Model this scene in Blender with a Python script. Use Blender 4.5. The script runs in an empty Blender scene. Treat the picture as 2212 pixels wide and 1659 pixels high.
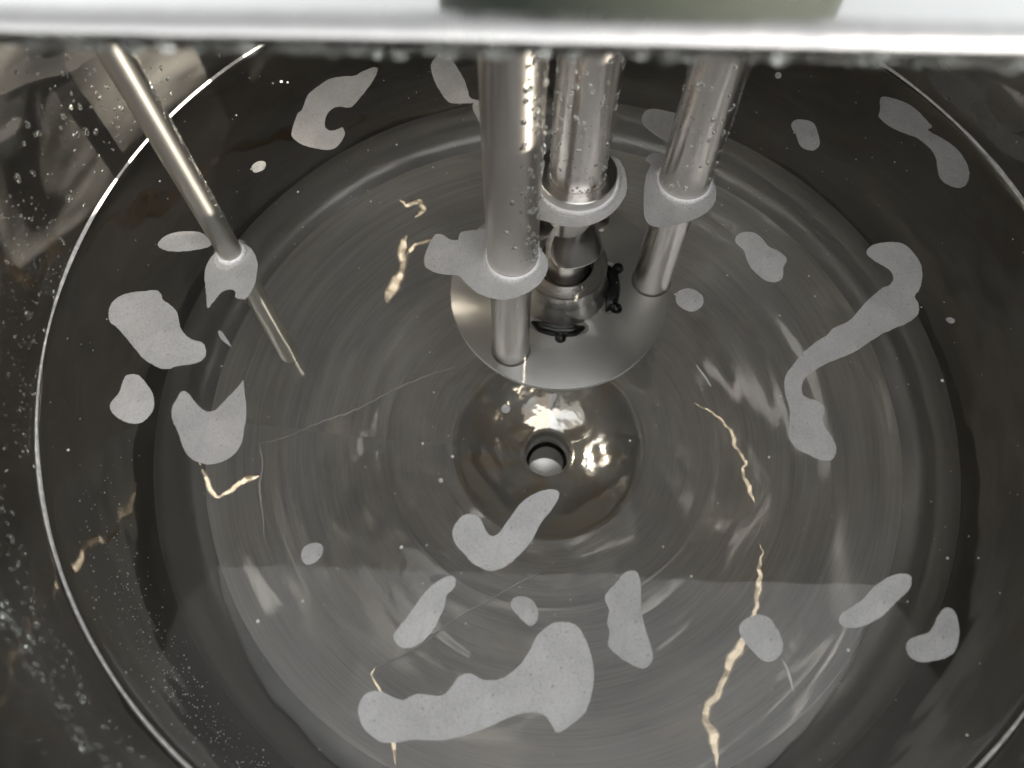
import bpy, bmesh, math, random
from math import pi, sin, cos, radians
from mathutils import Vector, Matrix
random.seed(7)
scene = bpy.context.scene
COL = scene.collection

# ---------------------------------------------------------------- camera
cam_d = bpy.data.cameras.new('camera')
cam = bpy.data.objects.new('camera', cam_d)
COL.objects.link(cam)
cam.location = (-0.053, -0.384, 0.6235)
cam.rotation_euler = (radians(25.5), 0, 0)
cam_d.sensor_width = 36.0
cam_d.lens = 36.0 * 1600 / 2212
cam_d.clip_start = 0.01
cam_d.clip_end = 200
cam_d.dof.use_dof = True
cam_d.dof.focus_distance = 0.80
cam_d.dof.aperture_fstop = 4.0
scene.camera = cam

# ---------------------------------------------------------------- sky and sun
SUN_EL, SUN_AZ = radians(26), Vector((0.785, -0.62))      # direction towards the sun in plan
world = bpy.data.worlds.new('World')
scene.world = world
world.use_nodes = True
wn = world.node_tree.nodes
wl = world.node_tree.links
bg = wn['Background']
sky = wn.new('ShaderNodeTexSky')
sky.sky_type = 'NISHITA'
sky.sun_disc = False
sky.sun_elevation = SUN_EL
sky.sun_rotation = math.atan2(SUN_AZ.x, SUN_AZ.y)
sky.air_density = 1.0
sky.dust_density = 0.6
sky.ozone_density = 0.6
hsv = wn.new('ShaderNodeHueSaturation')            # pale, hazy sky
hsv.inputs['Saturation'].default_value = 0.08
wl.new(sky.outputs[0], hsv.inputs['Color'])
wl.new(hsv.outputs[0], bg.inputs[0])
bg.inputs[1].default_value = 0.15

sun_d = bpy.data.lights.new('sun', 'SUN')
sun_d.energy = 5.0
sun_d.angle = radians(0.5)
sun_d.color = (1.0, 0.91, 0.76)
sun = bpy.data.objects.new('sun', sun_d)
COL.objects.link(sun)
sd = Vector((SUN_AZ.x * cos(SUN_EL), SUN_AZ.y * cos(SUN_EL), sin(SUN_EL)))
sun.rotation_euler = sd.to_track_quat('Z', 'Y').to_euler()
sun.location = (3, -3, 3)

scene.view_settings.view_transform = 'Standard'
scene.view_settings.look = 'None'
scene.view_settings.gamma = 1.0
scene.view_settings.exposure = 2.95
cy = scene.cycles
cy.use_denoising = True
cy.max_bounces = 20
cy.glossy_bounces = 14
cy.transmission_bounces = 14
cy.transparent_max_bounces = 16
cy.diffuse_bounces = 5
cy.caustics_reflective = True
cy.caustics_refractive = True
cy.blur_glossy = 0.05
cy.sample_clamp_indirect = 25.0

# ---------------------------------------------------------------- helpers
def link(name, me, mats=(), parent=None, smooth=True):
    o = bpy.data.objects.new(name, me)
    COL.objects.link(o)
    for m in mats if isinstance(mats, (list, tuple)) else [mats]:
        me.materials.append(m)
    if parent:
        o.parent = parent
    if smooth:
        for p in me.polygons:
            p.use_smooth = True
    return o

def tag(o, label=None, cat=None, group=None, kind=None):
    if label: o['label'] = label
    if cat: o['category'] = cat
    if group: o['group'] = group
    if kind: o['kind'] = kind
    return o

def empty(name, loc=(0, 0, 0)):
    o = bpy.data.objects.new(name, None)
    COL.objects.link(o)
    o.location = loc
    o.empty_display_size = 0.05
    return o

def bm_obj(name, bm, mats, parent=None, smooth=True):
    bmesh.ops.recalc_face_normals(bm, faces=bm.faces)
    me = bpy.data.meshes.new(name)
    bm.to_mesh(me)
    bm.free()
    return link(name, me, mats, parent, smooth)

def sharp(o, deg=35):
    """auto-smooth by splitting hard edges"""
    m = o.modifiers.new('edge_split', 'EDGE_SPLIT')
    m.split_angle = radians(deg)
    return o

def lathe(bm, prof, c=(0, 0, 0), seg=128, wob=None):
    """revolve (r, z) profile round a vertical axis through c"""
    rows = []
    for r, z in prof:
        row = []
        if r < 1e-6:
            v = bm.verts.new((c[0], c[1], c[2] + z))
            row = [v] * seg
        else:
            for k in range(seg):
                a = 2 * pi * k / seg
                dz = wob(r, z, a) if wob else 0.0
                row.append(bm.verts.new((c[0] + r * cos(a), c[1] + r * sin(a), c[2] + z + dz)))
        rows.append(row)
    for i in range(len(rows) - 1):
        A, B = rows[i], rows[i + 1]
        for k in range(seg):
            q = []
            for v in (A[k], A[(k + 1) % seg], B[(k + 1) % seg], B[k]):
                if v not in q:
                    q.append(v)
            if len(q) > 2:
                try:
                    bm.faces.new(q)
                except ValueError:
                    pass
    return bm

def arc(c, r, a0, a1, n):
    return [(c[0] + r * cos(a0 + (a1 - a0) * i / n), c[1] + r * sin(a0 + (a1 - a0) * i / n)) for i in range(n + 1)]

def dense(pts, step):
    out = [pts[0]]
    for (r0, z0), (r1, z1) in zip(pts, pts[1:]):
        n = max(1, int(math.hypot(r1 - r0, z1 - z0) / step))
        for i in range(1, n + 1):
            t = i / n
            out.append((r0 + (r1 - r0) * t, z0 + (z1 - z0) * t))
    return out

def catmull(pts, n=4):
    N = len(pts)
    out = []
    for i in range(N):
        p0, p1, p2, p3 = (Vector(pts[(i + k) % N]) for k in (-1, 0, 1, 2))
        for s in range(n):
            t = s / n
            out.append(0.5 * ((2 * p1) + (p2 - p0) * t + (2 * p0 - 5 * p1 + 4 * p2 - p3) * t * t + (3 * p1 - p0 - 3 * p2 + p3) * t ** 3))
    return out

# ---------------------------------------------------------------- materials
class NT:
    def __init__(s, name):
        s.m = bpy.data.materials.new(name)
        s.m.use_nodes = True
        s.t = s.m.node_tree
        s.n = s.t.nodes
        s.p = s.n['Principled BSDF']
        s.out = s.n['Material Output']
    def node(s, typ, **kw):
        n = s.n.new(typ)
        for k, v in kw.items():
            setattr(n, k, v)
        return n
    def link(s, a, b):
        s.t.links.new(a, b)
    def math(s, op, a, b=None, c=None):
        n = s.node('ShaderNodeMath', operation=op)
        for i, x in enumerate((a, b, c)):
            if x is None: continue
            if isinstance(x, (int, float)): n.inputs[i].default_value = x
            else: s.link(x, n.inputs[i])
        return n.outputs[0]
    def noise(s, vec, scale, detail=3, rough=0.5, dist=0.0):
        n = s.node('ShaderNodeTexNoise')
        n.inputs['Scale'].default_value = scale
        n.inputs['Detail'].default_value = detail
        n.inputs['Roughness'].default_value = rough
        n.inputs['Distortion'].default_value = dist
        if vec is not None: s.link(vec, n.inputs['Vector'])
        return n.outputs['Fac']
    def ramp(s, fac, stops):
        n = s.node('ShaderNodeValToRGB')
        e = n.color_ramp.elements
        while len(e) < len(stops): e.new(0.5)
        for el, (pos, col) in zip(e, stops):
            el.position = pos
            el.color = (*col, 1) if not isinstance(col, (int, float)) else (col, col, col, 1)
        s.link(fac, n.inputs[0])
        return n.outputs[0]
    def polar(s, k=0.5):
        """object coordinates unrolled round the vertical axis: (radius, angle*k, height)"""
        tc = s.node('ShaderNodeTexCoord')
        sp = s.node('ShaderNodeSeparateXYZ')
        s.link(tc.outputs['Object'], sp.inputs[0])
        x, y, z = sp.outputs
        r = s.math('SQRT', s.math('ADD', s.math('MULTIPLY', x, x), s.math('MULTIPLY', y, y)))
        a = s.math('MULTIPLY', s.math('ARCTAN2', y, x), k)
        cb = s.node('ShaderNodeCombineXYZ')
        s.link(r, cb.inputs[0]); s.link(a, cb.inputs[1]); s.link(z, cb.inputs[2])
        return cb.outputs[0], tc.outputs['Object']
    def scaled(s, vec, sc):
        n = s.node('ShaderNodeMapping')
        n.inputs['Scale'].default_value = sc
        s.link(vec, n.inputs[0])
        return n.outputs[0]
    def bump(s, h, dist, strength=1.0, normal=None):
        n = s.node('ShaderNodeBump')
        n.inputs['Distance'].default_value = dist
        n.inputs['Strength'].default_value = strength
        s.link(h, n.inputs['Height'])
        if normal is not None: s.link(normal, n.inputs['Normal'])
        return n.outputs['Normal']

def steel(name, base, rough, brush=0.0, wave=0.0, wave_scale=6.0, rough_var=0.05, brush_sc=(900, 6, 900), aniso=0.0, spots=0.0, wave2=0.0, satin=None, tint=0.0, patchy=False, haze=0.0, polwave=None, arcs=0.0):
    t = NT(name)
    p = t.p
    p.inputs['Metallic'].default_value = 1.0
    pol, obj = t.polar()
    br = t.noise(t.scaled(pol, brush_sc), 1.0, 2, 0.6)
    big = t.noise(obj, wave_scale, 2, 0.5)
    sm = t.noise(obj, 60, 3, 0.6)
    rr = t.math('ADD', t.math('MULTIPLY', t.math('SUBTRACT', br, 0.5), rough_var * 1.6), t.math('MULTIPLY', t.math('SUBTRACT', sm, 0.5), rough_var * 1.2))
    rr = t.math('ADD', rr, rough)
    rr = t.math('MAXIMUM', rr, 0.015)
    t.link(rr, p.inputs['Roughness'])
    c0 = tuple(x * 0.94 for x in base)
    col = t.ramp(t.noise(obj, 11, 4, 0.6), [(0.3, c0), (0.7, base)])
    if spots:
        sp = t.ramp(t.noise(obj, 140, 2, 0.7), [(0.66, 0.0), (0.74, 1.0)])
        mx = t.node('ShaderNodeMix', data_type='RGBA')
        t.link(t.math('MULTIPLY', sp, spots), mx.inputs[0])
        t.link(col, mx.inputs[6]); mx.inputs[7].default_value = (0.25, 0.22, 0.19, 1)
        col = mx.outputs[2]
    if tint:                                   # soft straw-coloured patches, painted for warm light reflected in the steel
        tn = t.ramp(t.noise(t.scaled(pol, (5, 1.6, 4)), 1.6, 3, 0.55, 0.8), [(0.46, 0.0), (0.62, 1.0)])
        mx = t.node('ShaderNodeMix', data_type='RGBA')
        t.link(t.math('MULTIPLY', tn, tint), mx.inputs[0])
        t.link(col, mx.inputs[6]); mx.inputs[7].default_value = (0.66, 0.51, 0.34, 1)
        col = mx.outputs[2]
    t.link(col, p.inputs['Base Color'])
    nrm = None
    if wave: nrm = t.bump(big, wave)
    if polwave: nrm = t.bump(t.noise(t.scaled(pol, polwave[0]), 1.0, 2, 0.5, 0.5), polwave[1], 1.0, nrm)
    if wave2: nrm = t.bump(t.noise(obj, wave_scale * 4.3, 2, 0.5, 0.6), wave2, 1.0, nrm)
    if brush: nrm = t.bump(br, brush, 1.0, nrm)
    if nrm is not None: t.link(nrm, p.inputs['Normal'])
    if aniso:
        p.inputs['Anisotropic'].default_value = aniso
        tg = t.node('ShaderNodeTangent', direction_type='RADIAL', axis='Z')
        t.link(tg.outputs[0], p.inputs['Tangent'])
        p.inputs['Anisotropic Rotation'].default_value = 0.25      # blur across the turning marks
    if satin:                                  # a second, softer lobe: the fine grinding marks
        q = t.node('ShaderNodeBsdfPrincipled')
        q.inputs['Metallic'].default_value = 1.0 - haze
        t.link(col, q.inputs['Base Color'])
        q.inputs['Roughness'].default_value = satin[1]
        q.inputs['Anisotropic'].default_value = 0.7
        q.inputs['Anisotropic Rotation'].default_value = 0.25
        tg = t.node('ShaderNodeTangent', direction_type='RADIAL', axis='Z')
        t.link(tg.outputs[0], q.inputs['Tangent'])
        if nrm is not None: t.link(nrm, q.inputs['Normal'])
        mx = t.node('ShaderNodeMixShader')
        if patchy:
            pf = t.ramp(t.noise(t.scaled(pol, (5, 2.2, 5)), 1.3, 3, 0.6, 0.7), [(0.44, 0.0), (0.64, 1.0)])
            sp = t.node('ShaderNodeSeparateXYZ'); t.link(obj, sp.inputs[0])       # misted steel above the water only
            mist = t.node('ShaderNodeMapRange'); t.link(sp.outputs[2], mist.inputs[0])
            mist.inputs[1].default_value = -0.002; mist.inputs[2].default_value = 0.02
            mist.inputs[3].default_value = 0.10; mist.inputs[4].default_value = 1.0
            pf = t.math('MULTIPLY', pf, mist.outputs[0])
            t.link(t.math('MULTIPLY', pf, satin[0]), mx.inputs[0])
        elif arcs:
            ar = t.noise(t.scaled(pol, (22, 0.9, 3)), 1.0, 4, 0.6, 0.4)
            st = t.noise(t.scaled(pol, (420, 7, 40)), 1.0, 2, 0.6)
            f = t.math('ADD', t.math('MULTIPLY', t.math('SUBTRACT', ar, 0.5), arcs * 3.0), t.math('MULTIPLY', t.math('SUBTRACT', st, 0.5), arcs * 1.6))
            t.link(t.math('MINIMUM', t.math('MAXIMUM', t.math('ADD', f, satin[0]), 0.1), 0.95), mx.inputs[0])
        else:
            mx.inputs[0].default_value = satin[0]
        t.link(p.outputs[0], mx.inputs[1]); t.link(q.outputs[0], mx.inputs[2])
        t.link(mx.outputs[0], t.out.inputs[0])
    return t.m

def plain(name, col, rough=0.5, metal=0.0, coat=0.0, var=0.15, scale=40, bump=0.0):
    t = NT(name)
    tc = t.node('ShaderNodeTexCoord')
    n = t.noise(tc.outputs['Object'], scale, 4, 0.6)
    t.link(t.ramp(n, [(0.3, tuple(c * (1 - var) for c in col)), (0.7, tuple(min(1, c * (1 + var)) for c in col))]), t.p.inputs['Base Color'])
    t.p.inputs['Roughness'].default_value = rough
    t.p.inputs['Metallic'].default_value = metal
    t.p.inputs['Coat Weight'].default_value = coat
    if bump: t.link(t.bump(n, bump), t.p.inputs['Normal'])
    return t.m

M = {}
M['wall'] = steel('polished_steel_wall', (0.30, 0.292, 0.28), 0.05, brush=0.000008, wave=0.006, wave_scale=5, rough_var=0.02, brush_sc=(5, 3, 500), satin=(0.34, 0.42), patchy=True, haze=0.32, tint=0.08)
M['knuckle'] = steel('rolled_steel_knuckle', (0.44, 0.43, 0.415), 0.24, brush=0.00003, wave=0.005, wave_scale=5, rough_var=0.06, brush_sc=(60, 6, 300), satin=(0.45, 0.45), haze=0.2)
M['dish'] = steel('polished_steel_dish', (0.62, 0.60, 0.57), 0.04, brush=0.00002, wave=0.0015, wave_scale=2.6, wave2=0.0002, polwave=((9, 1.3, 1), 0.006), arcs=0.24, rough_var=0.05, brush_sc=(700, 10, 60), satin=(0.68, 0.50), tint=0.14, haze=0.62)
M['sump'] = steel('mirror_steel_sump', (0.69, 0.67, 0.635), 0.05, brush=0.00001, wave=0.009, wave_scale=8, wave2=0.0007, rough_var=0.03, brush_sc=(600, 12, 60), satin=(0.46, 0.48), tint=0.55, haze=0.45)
M['streak_gold'] = steel('golden_streak', (0.86, 0.70, 0.50), 0.16, wave=0.0006, wave_scale=60, rough_var=0.08, brush_sc=(60, 60, 60))  # gold colour meant for imitated light streaks on the floor
M['lit_streak'] = steel('bright_streak', (0.74, 0.70, 0.62), 0.14, wave=0.0006, wave_scale=60, rough_var=0.08, brush_sc=(60, 60, 60))  # pale colour meant for imitated reflection lines on the floor
M['scale'] = steel('caustic_gold', (0.88, 0.72, 0.52), 0.24, wave=0.001, wave_scale=40, rough_var=0.10, brush_sc=(260, 14, 60), satin=(0.4, 0.55), haze=0.1)  # gold steel standing in for caustic streaks of sunlight
M['streak_grey'] = steel('reflection_grey', (0.50, 0.485, 0.46), 0.50, wave=0.002, wave_scale=30, rough_var=0.3, brush_sc=(60, 60, 60), satin=(0.6, 0.7), haze=0.2)  # dull steel standing in for reflected lines of the lid edge
for k_ in ('scale', 'streak_grey'):              # the imitated streak of light fades into the flat steel at its edges
    m_ = M[k_]; nt_ = m_.node_tree
    at_ = nt_.nodes.new('ShaderNodeAttribute'); at_.attribute_name = 'fade'
    nz_ = nt_.nodes.new('ShaderNodeTexNoise'); nz_.inputs['Scale'].default_value = 160
    tc_ = nt_.nodes.new('ShaderNodeTexCoord'); nt_.links.new(tc_.outputs['Object'], nz_.inputs['Vector'])
    mu_ = nt_.nodes.new('ShaderNodeMath'); mu_.operation = 'MULTIPLY_ADD'
    nt_.links.new(nz_.outputs['Fac'], mu_.inputs[0]); mu_.inputs[1].default_value = 0.9; mu_.inputs[2].default_value = -0.45
    ad_ = nt_.nodes.new('ShaderNodeMath'); ad_.operation = 'ADD'; ad_.use_clamp = True
    nt_.links.new(at_.outputs['Fac'], ad_.inputs[0]); nt_.links.new(mu_.outputs[0], ad_.inputs[1])
    ml_ = nt_.nodes.new('ShaderNodeMath'); ml_.operation = 'MULTIPLY'; ml_.use_clamp = True
    nt_.links.new(ad_.outputs[0], ml_.inputs[0]); nt_.links.new(at_.outputs['Fac'], ml_.inputs[1])
    for n_ in nt_.nodes:
        if n_.type == 'BSDF_PRINCIPLED': nt_.links.new(ml_.outputs[0], n_.inputs['Alpha'])
M['tube'] = steel('satin_steel_tube', (0.74, 0.705, 0.67), 0.25, brush=0.000008, rough_var=0.025, brush_sc=(20, 8, 700), aniso=0.92)
M['probe_tip'] = steel('bright_steel_probe_tip', (0.72, 0.70, 0.62), 0.42, rough_var=0.03, brush_sc=(60, 60, 300), aniso=0.6, haze=0.2, satin=(0.5, 0.5))
M['probe'] = steel('bright_steel_probe', (0.50, 0.49, 0.46), 0.30, rough_var=0.03, brush_sc=(60, 60, 300), aniso=0.75)
M['plate'] = steel('turned_steel_plate', (0.70, 0.68, 0.655), 0.34, brush=0.00004, rough_var=0.05, brush_sc=(1600, 3, 50), aniso=0.85, satin=(0.45, 0.5), haze=0.45)
M['ring'] = steel('machined_steel', (0.74, 0.72, 0.69), 0.30, brush=0.00001, rough_var=0.03, brush_sc=(900, 3, 900), aniso=0.6)
M['lid'] = steel('polished_steel_lid', (0.27, 0.272, 0.262), 0.06, wave=0.001, wave_scale=5, rough_var=0.04, brush_sc=(300, 10, 60))
M['edge'] = steel('worn_steel_edge', (0.205, 0.203, 0.198), 0.25, wave=0.0012, wave_scale=30, rough_var=0.10, brush_sc=(30, 30, 60))
M['under'] = steel('dull_steel_lid_underside', (0.45, 0.43, 0.40), 0.30, rough_var=0.1, brush_sc=(300, 10, 60))
M['black'] = plain('black_rubber', (0.012, 0.012, 0.013), 0.22, coat=0.3)
M['motor'] = plain('green_grey_paint', (0.016, 0.022, 0.016), 0.85)
M['concrete'] = plain('concrete', (0.33, 0.32, 0.30), 0.9, var=0.25, scale=3, bump=0.01)

def water_mat(name, ior=1.333):
    t = NT(name)
    t.n.remove(t.p)
    g = t.node('ShaderNodeBsdfGlass')
    g.inputs['IOR'].default_value = ior
    g.inputs['Roughness'].default_value = 0.0
    g.inputs['Color'].default_value = (0.985, 0.992, 0.985, 1)
    if name == 'still_water':
        tc = t.node('ShaderNodeTexCoord')
        n = t.noise(tc.outputs['Object'], 9, 2, 0.5)
        t.link(t.bump(n, 0.0006), g.inputs['Normal'])
    t.link(g.outputs[0], t.out.inputs[0])
    return t.m
M['water'] = water_mat('still_water')
M['drop'] = water_mat('water_drop')

def film_mat(name, lo, hi, alpha):
    t = NT(name)
    tc = t.node('ShaderNodeTexCoord')
    o = tc.outputs['Object']
    cl = t.noise(o, 26, 4, 0.6)
    gr = t.noise(o, 700, 2, 0.6)
    mixf = t.math('ADD', t.math('MULTIPLY', cl, 0.7), t.math('MULTIPLY', gr, 0.3))
    base = t.ramp(mixf, [(0.36, lo), (0.62, hi)])
    sp = t.ramp(t.noise(o, 240, 1, 0.5), [(0.70, 0.0), (0.76, 1.0)])
    mx = t.node('ShaderNodeMix', data_type='RGBA')
    t.link(t.math('MULTIPLY', sp, 0.55), mx.inputs[0])
    t.link(base, mx.inputs[6]); mx.inputs[7].default_value = (0.16, 0.15, 0.14, 1)
    oi = t.node('ShaderNodeObjectInfo')
    hs = t.node('ShaderNodeHueSaturation')
    t.link(mx.outputs[2], hs.inputs['Color'])
    t.link(t.math('ADD', t.math('MULTIPLY', oi.outputs['Random'], 0.26), 0.86), hs.inputs['Value'])
    t.link(hs.outputs[0], t.p.inputs['Base Color'])
    t.p.inputs['Roughness'].default_value = 0.55
    t.p.inputs['Specular IOR Level'].default_value = 0.3
    t.link(t.bump(gr, 0.0003), t.p.inputs['Normal'])
    a = t.ramp(t.noise(o, 500, 2, 0.7), [(0.32, alpha - 0.16), (0.5, alpha)])
    if name == 'lit_film_edge':                    # thins out to nothing away from the steel
        sp3 = t.node('ShaderNodeSeparateXYZ'); t.link(o, sp3.inputs[0])
        mr = t.node('ShaderNodeMapRange'); t.link(t.math('ADD', sp3.outputs[2], t.math('MULTIPLY', t.math('SUBTRACT', t.noise(o, 330, 3, 0.7), 0.5), 0.0016)), mr.inputs[0])
        mr.inputs[1].default_value = 0.0007; mr.inputs[2].default_value = 0.0026
        a = t.math('MULTIPLY', mr.outputs[0], 0.95)
    t.link(a, t.p.inputs['Alpha'])
    return t.m
M['film'] = film_mat('dusty_film', (0.41, 0.405, 0.395), (0.52, 0.515, 0.505), 0.92)
M['light_ring'] = film_mat('lit_film_edge', (0.78, 0.77, 0.77), (0.88, 0.87, 0.87), 1.0)  # whitened for light the tubes throw on the film
M['residue'] = plain('pale_residue', (0.60, 0.59, 0.575), 0.5, var=0.3, scale=160)
M['speck'] = plain('pale_dust', (0.65, 0.64, 0.62), 0.7)

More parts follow.
